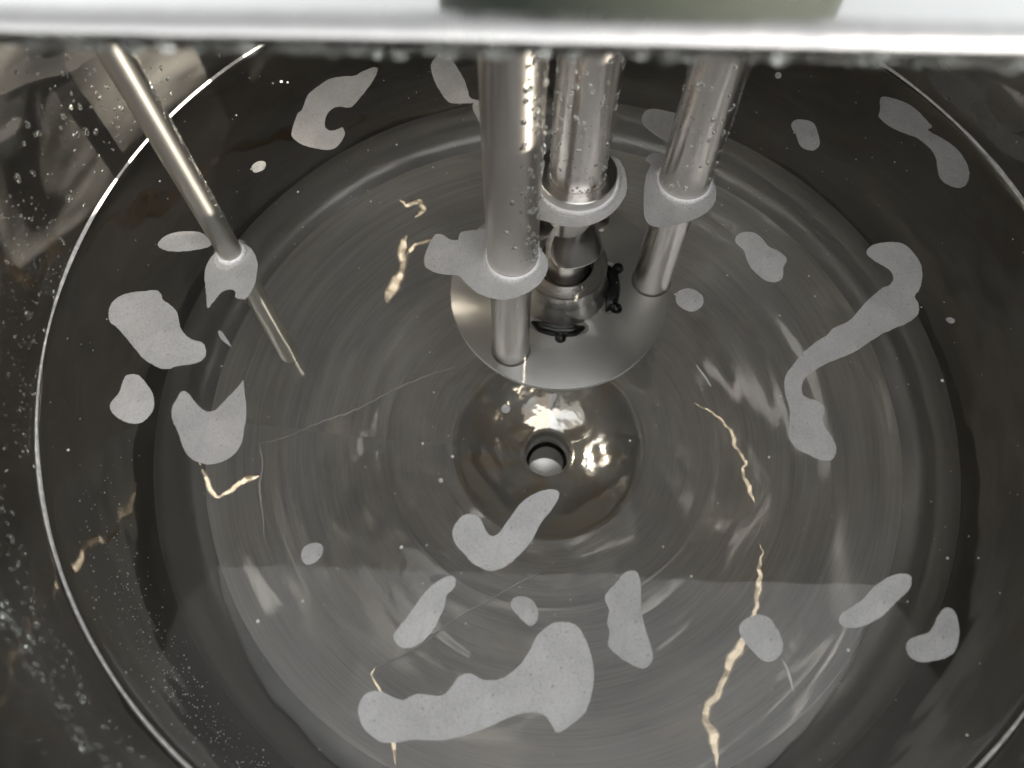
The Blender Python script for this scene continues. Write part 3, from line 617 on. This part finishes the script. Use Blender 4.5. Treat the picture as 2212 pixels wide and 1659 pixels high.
# ---------------------------------------------------------------- water drops
def cap(bm, pos, nrm, r, h, stretch=1.0, down=None, seg=10, rings=4):
    """a bead of water sitting on a surface: half ellipsoid, slightly buried"""
    nrm = Vector(nrm).normalized()
    d = Vector(down) if down is not None else Vector((0, 0, -1))
    v = d - nrm * d.dot(nrm)
    if v.length < 1e-4: v = Vector((1, 0, 0)) - nrm * nrm.x
    v.normalize()
    u = nrm.cross(v)
    pos = Vector(pos)
    ph = random.uniform(0, 6.28)
    prev = None
    for i in range(rings + 1):
        t = (pi / 2) * i / rings
        rr, hh = r * cos(t), h * sin(t)
        if i == rings:
            top = bm.verts.new(pos + nrm * h)
            for k in range(seg):
                bm.faces.new((prev[k], prev[(k + 1) % seg], top))
            break
        row = []
        for k in range(seg):
            a = 2 * pi * k / seg
            q = 1 + 0.12 * sin(2 * a + ph) + 0.07 * sin(3 * a + ph * 1.7)
            sa = sin(a)
            st = stretch * (1.15 if sa > 0 else 0.9)
            row.append(bm.verts.new(pos + u * (rr * q * cos(a)) + v * (rr * q * st * sa) + nrm * hh))
        if prev is None:
            bm.faces.new(row[::-1])
        else:
            for k in range(seg):
                bm.faces.new((prev[k], prev[(k + 1) % seg], row[(k + 1) % seg], row[k]))
        prev = row
def lognorm(med, sig, lo, hi):
    return min(hi, max(lo, med * math.exp(random.gauss(0, sig))))
def stuff(name, bm, mat, parent, label=None):
    o = bm_obj(name, bm, mat)
    o['kind'] = 'stuff'
    if parent is not None:
        o.parent = parent
        o.matrix_parent_inverse = parent_inv(parent)
    return o

# under the lid edge: hanging beads
bm = bmesh.new()
for i in range(330):
    x = random.uniform(-0.28, 0.28)
    r = lognorm(0.0019, 0.5, 0.0008, 0.0042)
    dy = random.uniform(-0.0052, 0.001)
    xx, yy = onlid(x, YB + dy)
    cap(bm, (xx, yy, ZL - 0.0070 + max(0, -dy - 0.002) * 0.9), (0, -0.45, -1), r, r * random.uniform(0.8, 1.25))
for i in range(420):                       # beads on the lower front of the edge
    x = random.uniform(-0.28, 0.28)
    r = lognorm(0.0012, 0.45, 0.0006, 0.0026)
    f = random.random()
    cap(bm, (*onlid(x, YB - 0.0062 + 0.0022 * f), ZL - 0.0042 - 0.0028 * f), (0, -1 + 0.5 * f, -0.15 - 0.7 * f), r, r * random.uniform(0.7, 1.0))
for i in range(500):
    x = random.uniform(-0.35, 0.35); y = random.uniform(YB + 0.008, YB + 0.12)
    r = lognorm(0.0011, 0.5, 0.0004, 0.003)
    cap(bm, (*onlid(x, y), ZL), (0, 0, -1), r, r * 0.6, seg=8, rings=3)
stuff('water_droplets', bm, M['drop'], lid)

# ---------------------------------------------------------------- immersion mixer
SH = Vector((0.013, 0.148))
DC = Vector((0.008, 0.142))
mixer = empty('immersion_mixer', (SH.x, SH.y, -0.29))
tag(mixer, 'steel mixer head hanging on three tubes, its round slotted plate under the water', 'mixer')
def mpart(name, prof, cx, cy, mat, seg=72, parent=mixer, ang=35):
    bm = bmesh.new()
    lathe(bm, prof, seg=seg)
    o = bm_obj(name, bm, mat)
    o.parent = parent
    o.matrix_parent_inverse = parent_inv(parent) if parent is mixer else Matrix()
    if parent is mixer:
        o.matrix_parent_inverse = Matrix()
        o.location = (cx - mixer.location.x, cy - mixer.location.y, -mixer.location.z)
    if ang: sharp(o, ang)
    return o
ZP = -0.278                                    # top face of the plate
TOP = ZL - 0.001
def tube(x, y, r, r2, dx, zb):
    t = mpart('support_tube', [(r, TOP), (r, 0.006), (r - 0.0006, 0.003), (r - 0.0006, -0.002)], x, y, M['tube'], ang=30)
    lo = mpart('lower_tube', [(r2, -0.0015), (r2, zb + 0.003), (r2 + 0.001, zb + 0.0015), (r2 + 0.002, zb)], x, y, M['tube'], parent=t, ang=30)
    lo.location = (dx, 0, 0)
    return t
t1 = tube(-0.0525, 0.0555, 0.0257, 0.0226, -0.0018, ZP)
t2 = tube(0.1315, 0.1540, 0.0272, 0.0240, -0.0030, ZP)
# shaft with its collar
shaft = mpart('shaft', [(0.0300, TOP), (0.0300, 0.0145)], SH.x + 0.003, SH.y + 0.006, M['tube'], ang=30)
collar = mpart('collar', [(0.0290, 0.0142), (0.0312, 0.0142), (0.0318, 0.0150), (0.0415, 0.0150), (0.0424, 0.0140), (0.0424, -0.030), (0.040, -0.034), (0.018, -0.036)], SH.x + 0.003, SH.y + 0.006, M['ring'], ang=30)
# lower shaft and seal housing
mpart('lower_shaft', [(0.0255, -0.03), (0.0255, -0.225)], SH.x, SH.y, M['tube'])
hous = mpart('bearing_housing', [(0.0345, -0.250), (0.0345, -0.2090), (0.0355, -0.2080), (0.0440, -0.2080), (0.0445, -0.2098), (0.0462, -0.2098), (0.0470, -0.2080), (0.0515, -0.2080), (0.0530, -0.2100), (0.0530, -0.2400), (0.0515, -0.2450), (0.0515, -0.2560), (0.056, -0.2700), (0.060, ZP + 0.0005)], SH.x, SH.y, M['ring'], ang=25)
mpart('shaft_seal', [(0.0344, -0.2300), (0.0300, -0.2300), (0.0275, -0.2330), (0.0256, -0.2330)], SH.x, SH.y, M['black'], parent=mixer)
for k in range(4):
    a = radians(30 + 90 * k)
    bm = bmesh.new()
    lathe(bm, [(0.0, 0.0024), (0.0016, 0.0022), (0.0026, 0.0012), (0.0028, 0.0)], seg=16)
    o = bm_obj('bolt', bm, M['ring'])
    o.parent = hous
    o.location = (0.0397 * cos(a), 0.0397 * sin(a), -0.2081)

# impeller blades on the shaft under the collar
def blade(a0):
    bm = bmesh.new()
    NR, NA = 8, 12
    g1, g2 = [], []
    for i in range(NR + 1):
        f = i / NR
        r = 0.024 + 0.029 * f
        row1, row2 = [], []
        for j in range(NA + 1):
            u = j / NA - 0.5
            wd = 2.0 * (1 - 0.25 * f * f)
            a = a0 + u * wd
            rr = r - 0.010 * f * (2 * u) ** 4
            z = -0.080 + u * 0.020 * (1 - 0.3 * f) - 0.030 * f
            row1.append(bm.verts.new((rr * cos(a), rr * sin(a), z)))
            row2.append(bm.verts.new((rr * cos(a), rr * sin(a), z - 0.0028)))
        g1.append(row1); g2.append(row2)
    for i in range(NR):
        for j in range(NA):
            bm.faces.new((g1[i][j], g1[i + 1][j], g1[i + 1][j + 1], g1[i][j + 1]))
            bm.faces.new((g2[i][j], g2[i][j + 1], g2[i + 1][j + 1], g2[i + 1][j]))
    for j in range(NA):
        bm.faces.new((g1[NR][j], g2[NR][j], g2[NR][j + 1], g1[NR][j + 1]))
        bm.faces.new((g1[0][j], g1[0][j + 1], g2[0][j + 1], g2[0][j]))
    for i in range(NR):
        bm.faces.new((g1[i][0], g2[i][0], g2[i + 1][0], g1[i + 1][0]))
        bm.faces.new((g1[i][NA], g1[i + 1][NA], g2[i + 1][NA], g2[i][NA]))
    o = bm_obj('impeller_blade', bm, M['ring'])
    o.parent = mixer
    o.location = (SH.x - mixer.location.x, SH.y - mixer.location.y, -mixer.location.z)
    sharp(o, 40)
    return o
for a in (-75, 45, 165):
    blade(radians(a))

# slotted plate: disc mesh with four kidney slots cut right through
SLOTS = [radians(d) for d in (-97, -5, 83, 175)]
SR, SWD, SAN = 0.0670, 0.0088, radians(27)
def slot_outline(a0, n=14, grow=0.0):
    pts = []
    w_ = SWD + grow
    for i in range(n + 1):
        a = a0 - SAN + 2 * SAN * i / n
        pts.append(((SR + w_) * cos(a), (SR + w_) * sin(a)))
    ca = a0 + SAN
    for i in range(1, 6):
        b = ca + pi * i / 6
        pts.append((SR * cos(ca) + w_ * cos(b), SR * sin(ca) + w_ * sin(b)))
    for i in range(n + 1):
        a = a0 + SAN - 2 * SAN * i / n
        pts.append(((SR - w_) * cos(a), (SR - w_) * sin(a)))
    ca = a0 - SAN
    for i in range(1, 6):
        b = ca + pi + pi * i / 6
        pts.append((SR * cos(ca) + w_ * cos(b), SR * sin(ca) + w_ * sin(b)))
    return pts
RP = 0.1405
off = DC - SH
bm = bmesh.new()
loops = [[(RP * cos(2 * pi * k / 160), RP * sin(2 * pi * k / 160)) for k in range(160)]]
for a in SLOTS:
    loops.append([(x - off.x, y - off.y) for x, y in slot_outline(a)])
alle = []
TH = 0.008
for pts in loops:
    vs = [bm.verts.new((x, y, ZP)) for x, y in pts]
    alle += [bm.edges.new((vs[i], vs[(i + 1) % len(vs)])) for i in range(len(vs))]
bmesh.ops.triangle_fill(bm, use_beauty=True, edges=alle)
ext = bmesh.ops.extrude_face_region(bm, geom=list(bm.faces))
bmesh.ops.translate(bm, verts=[v for v in ext['geom'] if isinstance(v, bmesh.types.BMVert)], vec=(0, 0, -TH))
plate = bm_obj('slotted_plate', bm, M['plate'])
plate.parent = mixer
plate.location = (DC.x - mixer.location.x, DC.y - mixer.location.y, -mixer.location.z)
sharp(plate, 30)
bv = plate.modifiers.new('bevel', 'BEVEL'); bv.width = 0.0007; bv.segments = 2; bv.limit_method = 'ANGLE'; bv.angle_limit = radians(50)
# move bevel before split
plate.modifiers.move(1, 0)
# rotor below the plate: black ring seen through the slots, with round knobs
for a0 in SLOTS:
    bm = bmesh.new()
    N1, N2 = 18, 10
    rows = []
    for i in range(N1 + 1):
        a = a0 - SAN * 1.12 + 2.24 * SAN * i / N1
        taper = min(1.0, 4.0 * min(i, N1 - i) / N1 + 0.25)
        row = []
        for j in range(N2):
            b = 2 * pi * j / N2
            rr = SR + 0.0078 * taper * cos(b)
            row.append(bm.verts.new((rr * cos(a), rr * sin(a), ZP - 0.0025 + 0.0105 * taper * sin(b))))
        rows.append(row)
    for A, B in zip(rows, rows[1:]):
        for j in range(N2):
            bm.faces.new((A[j], A[(j + 1) % N2], B[(j + 1) % N2], B[j]))
    bm.faces.new(rows[0]); bm.faces.new(rows[-1][::-1])
    o = bm_obj('black_seal', bm, M['black'])
    o.parent = mixer
    o.location = (SH.x - mixer.location.x, SH.y - mixer.location.y, -mixer.location.z)
    for da in (0.06,) if a0 != SLOTS[1] else (-0.40, 0.40):
        bm = bmesh.new()
        kr = SR + 0.0098
        lathe(bm, [(0.0, 0.0075), (0.004, 0.0067), (0.0066, 0.0042), (0.0076, 0.0), (0.0076, -0.004)], (kr * cos(a0 + da), kr * sin(a0 + da), ZP), seg=20)
        k_ = bm_obj('knob', bm, M['black']); k_.parent = o
# air bubbles clinging to the plate edge and tubes under water
bm = bmesh.new()
for i in range(260):
    a = random.uniform(pi * 0.95, 2 * pi * 1.02)
    r = lognorm(0.0005, 0.4, 0.0003, 0.0013)
    cap(bm, ((RP + 0.0002) * cos(a), (RP + 0.0002) * sin(a), ZP - random.choice((0.0005, TH - 0.0005, random.uniform(0, TH)))), (cos(a), sin(a), 0.3), r, r, seg=8, rings=3)
o = stuff('air_bubbles', bm, M['speck'], plate)
o.matrix_parent_inverse = Matrix()

# beads on the tubes
def tube_drops(parent, r, z0, z1, n, med, hi, a0=-1.9 * pi / 2 - 1.1, a1=0.5, dens=None):
    bm = bmesh.new()
    for i in range(n):
        a = random.uniform(-pi, 0.15 * pi) if dens is None else random.gauss(*dens)
        z = z0 + (z1 - z0) * random.random() ** 1.25
        q = lognorm(med, 0.55, 0.0004, hi)
        st = 1.0 + (random.random() < 0.25) * random.uniform(0.2, 0.8) * (q > med)
        cap(bm, (r * cos(a), r * sin(a), z), (cos(a), sin(a), 0), q, q * random.uniform(0.45, 0.7), st)
    o = bm_obj('water_droplets', bm, M['drop'])
    o['kind'] = 'stuff'
    o.parent = parent
    return o
tube_drops(t1, 0.0257, 0.012, 0.27, 130, 0.0017, 0.0040, dens=(-pi / 2 + 0.95, 0.42))
tube_drops(shaft, 0.0300, 0.017, 0.25, 260, 0.0012, 0.0029)
tube_drops(t2, 0.0272, 0.010, 0.26, 140, 0.0013, 0.0028)

# ---------------------------------------------------------------- dip probe
PC = Vector((-0.3390, 0.0610))
probe = empty('dip_probe', (PC.x, PC.y, -0.165))
tag(probe, 'thin steel probe rod dipping into the water at the left, wet along one side', 'probe')
bm = bmesh.new()
lathe(bm, [(0.0118, TOP), (0.0118, -0.004)], seg=48)
rod = bm_obj('rod', bm, M['probe']); rod.parent = probe; rod.location = (0, 0, 0.165); sharp(rod, 35)
bm = bmesh.new()
lathe(bm, [(0.0118, -0.004), (0.0118, -0.318), (0.0110, -0.3205), (0.0, -0.3210)], seg=48)
tip = bm_obj('probe_tip', bm, M['probe_tip']); tip.parent = probe; tip.location = (0, 0, 0.165); sharp(tip, 35)
bm = bmesh.new()
for i in range(150):
    a = random.gauss(0.0, 0.25) + 0.25
    q = lognorm(0.0008, 0.4, 0.0004, 0.0017)
    cap(bm, (0.0118 * cos(a), 0.0118 * sin(a), random.uniform(0.03, 0.28)), (cos(a), sin(a), 0), q, q * 0.7, random.uniform(1, 1.6), seg=8, rings=3)
o = bm_obj('water_droplets', bm, M['drop']); o['kind'] = 'stuff'; o.parent = rod

# ---------------------------------------------------------------- mixer motor on top of the lid
mot = empty('mixer_motor', (0.050, 0.195, ZL + 0.003))
tag(mot, 'green grey drive motor standing on the lid above the mixer shaft', 'motor')
for nm, prof, mt in (('mounting_flange', [(0.0, 0.0), (0.160, 0.0), (0.163, 0.003), (0.163, 0.016), (0.160, 0.019), (0.09, 0.019), (0.085, 0.03), (0.085, 0.06)], 'motor'),
                     ('motor_body', [(0.085, 0.06), (0.11, 0.075), (0.16, 0.10), (0.165, 0.13), (0.165, 0.34), (0.12, 0.38), (0.07, 0.395), (0.0, 0.40)], 'motor')):
    bm = bmesh.new(); lathe(bm, prof, seg=64)
    o = bm_obj(nm, bm, M[mt]); o.parent = mot; sharp(o, 35)

# ---------------------------------------------------------------- wall beads
bm = bmesh.new()
def wall_drop(a, z, r, h=0.6, seg=8, rings=3):
    cap(bm, ((R - 0.0001) * cos(a), (R - 0.0001) * sin(a), z), (-cos(a), -sin(a), 0), r, r * h, random.uniform(1, 1.25), seg=seg, rings=rings)
for i in range(190):                       # clear round beads behind the probe
    wall_drop(radians(random.gauss(159, 8)), random.uniform(0.02, 0.17), lognorm(0.0013, 0.55, 0.0005, 0.0036), seg=12, rings=5)
for i in range(420):                       # fine beads lower down the left wall
    wall_drop(radians(random.uniform(172, 200)), abs(random.gauss(0.05, 0.05)) + 0.006, lognorm(0.0007, 0.5, 0.0004, 0.0019))
for k, (z, n, a1) in enumerate(((0.062, 60, 236), (0.075, 55, 232), (0.11, 150, 240), (0.165, 30, 242), (0.10, 60, 225))):   # strings of beads near the camera
    for i in range(n):
        a = radians(random.uniform(204, a1))
        wall_drop(a, z + random.gauss(0, 0.006), lognorm(0.0012, 0.45, 0.0005, 0.0028), seg=10, rings=4)
for i in range(60):
    wall_drop(radians(random.uniform(18, 42)), random.uniform(0.01, 0.12), lognorm(0.0008, 0.5, 0.0004, 0.002))
stuff('wall_droplets', bm, M['drop'], tank)

# fine bubbles on the submerged wall, front left
bm = bmesh.new()
for i in range(450):
    a = radians(random.gauss(222, 14)); z = -abs(random.gauss(0.15, 0.06)) - 0.02
    r = lognorm(0.00055, 0.35, 0.0003, 0.0011)
    if z > -0.33:
        cap(bm, ((R - 0.0001) * cos(a), (R - 0.0001) * sin(a), z), (-cos(a), -sin(a), 0), r, r, seg=6, rings=2)
stuff('wall_bubbles', bm, M['speck'], tank)

# pale residue ring where the water meets the wall
bm = bmesh.new()
seg = 240
rows = []
for k in range(seg):
    a = 2 * pi * k / seg
    wdt = 0.0014 + 0.0006 * sin(5 * a + 1) + 0.0005 * sin(11 * a) + random.uniform(-0.0002, 0.0002)
    wdt = max(0.0004, wdt * (0.55 + 0.8 * abs(sin(2.3 * a + 0.4) * sin(7.1 * a + 2))))
    row = []
    for (dr, dz) in ((-0.0002, 0.0046 + wdt), (-0.0007, 0.0046), (-0.0011 - wdt * 0.6, 0.0034), (-0.0002, 0.0022)):
        row.append(bm.verts.new(((R + dr) * cos(a), (R + dr) * sin(a), dz)))
    rows.append(row)
for k in range(seg):
    A, B = rows[k], rows[(k + 1) % seg]
    for j in range(4):
        bm.faces.new((A[j], A[(j + 1) % 4], B[(j + 1) % 4], B[j]))
rr = bm_obj('residue_ring', bm, M['residue'])
tag(rr, 'thin pale residue line running round the tank wall at the water level', 'residue')

# ---------------------------------------------------------------- floating patches of dusty film
LBL = {
 'c_shape': 'grey C-shaped patch of floating film hooked to the right, behind the thin probe',
 'leaf': 'grey leaf-shaped patch of floating film beside the front tube, partly under the lid edge',
 'half_oval': 'grey oval patch of floating film half hidden behind the right tube',
 'shaft_film': 'grey patch of film wrapped around the middle shaft collar',
 'right_tube_film': 'grey patch of film wrapped around the right tube with a bump on top',
 'front_tube_film': 'grey patch of film around the front tube stretching left with a notch',
 'probe_film': 'grey patch of film around the thin probe with a pointed tail',
 'left_oval': 'narrow grey oval of film just left of the thin probe',
 'kidney': 'large kidney-shaped grey patch of film at the left, near the tank wall',
 'pear': 'small pear-shaped grey patch of film below the kidney-shaped one',
 'horned': 'round grey patch of film with two horns, right of the pear-shaped one',
 'sliver': 'thin grey sliver of film below the tail of the probe patch',
 'tiny_left_oval': 'tiny grey oval of film on dark water behind the probe',
 'bean_back': 'small grey bean of film on dark water right of the right tube',
 'dumbbell': 'long dumbbell-shaped grey patch of film at the back right by the wall',
 'bean_right': 'lumpy grey bean of film with a side bump, above the long snaking patch',
 'disc': 'round grey disc of film right of the slotted plate',
 'snake': 'long snaking grey patch of film at the right, the longest there',
 'fleck_right': 'tiny pointed grey fleck of film on the dark water right of the snaking patch',
 'rod': 'straight rod-shaped grey patch of film slanting at the right',
 'boomerang': 'boomerang-shaped grey patch of film near the right wall',
 'egg_front_right': 'smooth grey egg-shaped patch of film at the front right',
 'tick': 'tick-shaped grey patch of film just in front of the drain',
 'slug': 'slanting slug-shaped grey patch of film left of the small egg',
 'egg': 'small grey egg of film between the slug and the peanut patches',
 'peanut': 'upright peanut-shaped grey patch of film right of the small egg',
 'boot': 'largest grey patch of film, boot-shaped, at the very front',
 'tiny_front_oval': 'tiny grey oval of film alone at the front left',
 'white_dot': 'pale round dot of film just behind the drain',
 'back_dot': 'tiny round grey dot of film at the back, right of the right tube',
 'sump_dot': 'tiny round grey dot of film left of the tick-shaped patch',
}
ZF = 0.0007
def film(key, pts):
    sm = catmull(pts, 5)
    c = sum(sm, Vector((0, 0))) / len(sm)
    N = len(sm)
    out = []
    for i, p in enumerate(sm):
        n = (sm[(i + 1) % N] - sm[i - 1])
        n = Vector((n.y, -n.x)); n = n.normalized() if n.length > 0 else n
        j = random.uniform(-0.00025, 0.00025) if len(pts) > 9 else 0
        out.append(p - c + n * j)
    bm = bmesh.new()
    vs = [bm.verts.new((p.x, p.y, ZF)) for p in out]
    es = [bm.edges.new((vs[i], vs[(i + 1) % N])) for i in range(N)]
    bmesh.ops.triangle_fill(bm, use_beauty=True, edges=es)
    ext = bmesh.ops.extrude_face_region(bm, geom=list(bm.faces))
    bmesh.ops.translate(bm, verts=[v for v in ext['geom'] if isinstance(v, bmesh.types.BMVert)], vec=(0, 0, -0.0004))
    o = bm_obj('film_patch', bm, M['film'], smooth=False)
    o.location = (c.x, c.y, 0)
    tag(o, LBL[key], 'film', 'patches of grey film floating on the water')
    return o
F = {k: film(k, v) for k, v in FILMS.items()}
# film climbing the steel, painted bright for the light reflected off it
def light_ring(key, cx, cy, r, wd):
    bm = bmesh.new()
    seg = 72
    rows = []
    for k in range(seg):
        a = 2 * pi * k / seg
        q = wd * (1 + 0.15 * sin(3 * a + 1) + 0.08 * sin(7 * a)) * (1.0 + 0.35 * max(0, -sin(a)))
        row = [(r + 0.00005, 0.0036), (r + q * 0.2, 0.0026), (r + q * 0.45, 0.0018), (r + q * 0.7, 0.0012), (r + q, 0.00085), (r + q * 1.25, 0.00078)]
        rows.append([bm.verts.new((rr * cos(a), rr * sin(a), z)) for rr, z in row])
    for k in range(seg):
        A, B = rows[k], rows[(k + 1) % seg]
        for j in range(5):
            bm.faces.new((A[j], A[j + 1], B[j + 1], B[j]))
    o = bm_obj('lit_meniscus', bm, M['light_ring'])
    o.parent = F[key]
    o.location = (cx - F[key].location.x, cy - F[key].location.y, 0)
light_ring('front_tube_film', -0.0525, 0.0555, 0.0257, 0.0048)
light_ring('right_tube_film', 0.1315, 0.1540, 0.0272, 0.0048)
light_ring('shaft_film', SH.x + 0.003, SH.y + 0.006, 0.0424, 0.0050)
light_ring('probe_film', PC.x, PC.y, 0.0118, 0.0055)

# two pale fibres drifting on the surface
for pts, lab in (((( 0.1205, -0.0670), (0.1240, -0.0735), (0.1285, -0.0815), (0.1318, -0.0893)), 'short pale fibre floating just right of the slotted plate'),
                 (((0.1602, -0.3280), (0.1632, -0.3340), (0.1648, -0.3430), (0.1658, -0.3520)), 'pale bent fibre trailing from the egg-shaped patch at the front right')):
    bm = bmesh.new()
    rows = []
    for i, p in enumerate(pts):
        q = pts[min(i + 1, len(pts) - 1)]; p0 = pts[max(i - 1, 0)]
        t = (Vector(q) - Vector(p0)).normalized(); n = Vector((-t.y, t.x))
        w_ = (0.0003, 0.0009, 0.0011, 0.0004)[i]
        rows.append([bm.verts.new((p[0] + n.x * w_ * cos(b), p[1] + n.y * w_ * cos(b), 0.0010 + 0.5 * w_ * sin(b))) for b in (k * pi / 3 for k in range(6))])
    for A, B in zip(rows, rows[1:]):
        for j in range(6):
            bm.faces.new((A[j], A[(j + 1) % 6], B[(j + 1) % 6], B[j]))
    bm.faces.new(rows[0]); bm.faces.new(rows[-1][::-1])
    o = bm_obj('fibre', bm, M['speck'])
    tag(o, lab, 'fibre', 'pale fibres floating on the water')

# fine dust specks on the surface
bm = bmesh.new()
for i in range(420):
    a = random.uniform(0, 2 * pi); r = R * math.sqrt(random.random()) * 0.97
    q = lognorm(0.00045, 0.5, 0.0002, 0.0016)
    x, y = r * cos(a), r * sin(a)
    vs = [bm.verts.new((x + q * cos(b), y + q * sin(b), 0.0006)) for b in (k * pi / 4 for k in range(8))]
    bm.faces.new(vs)
    ext = [bm.verts.new((x + q * cos(b), y + q * sin(b), 0.0003)) for b in (k * pi / 4 for k in range(8))]
    for k in range(8):
        bm.faces.new((vs[k], vs[(k + 1) % 8], ext[(k + 1) % 8], ext[k]))
o = bm_obj('dust_specks', bm, M['speck'], smooth=False)
tag(o, 'tiny pale dust specks scattered over the water surface', 'dust', kind='stuff')
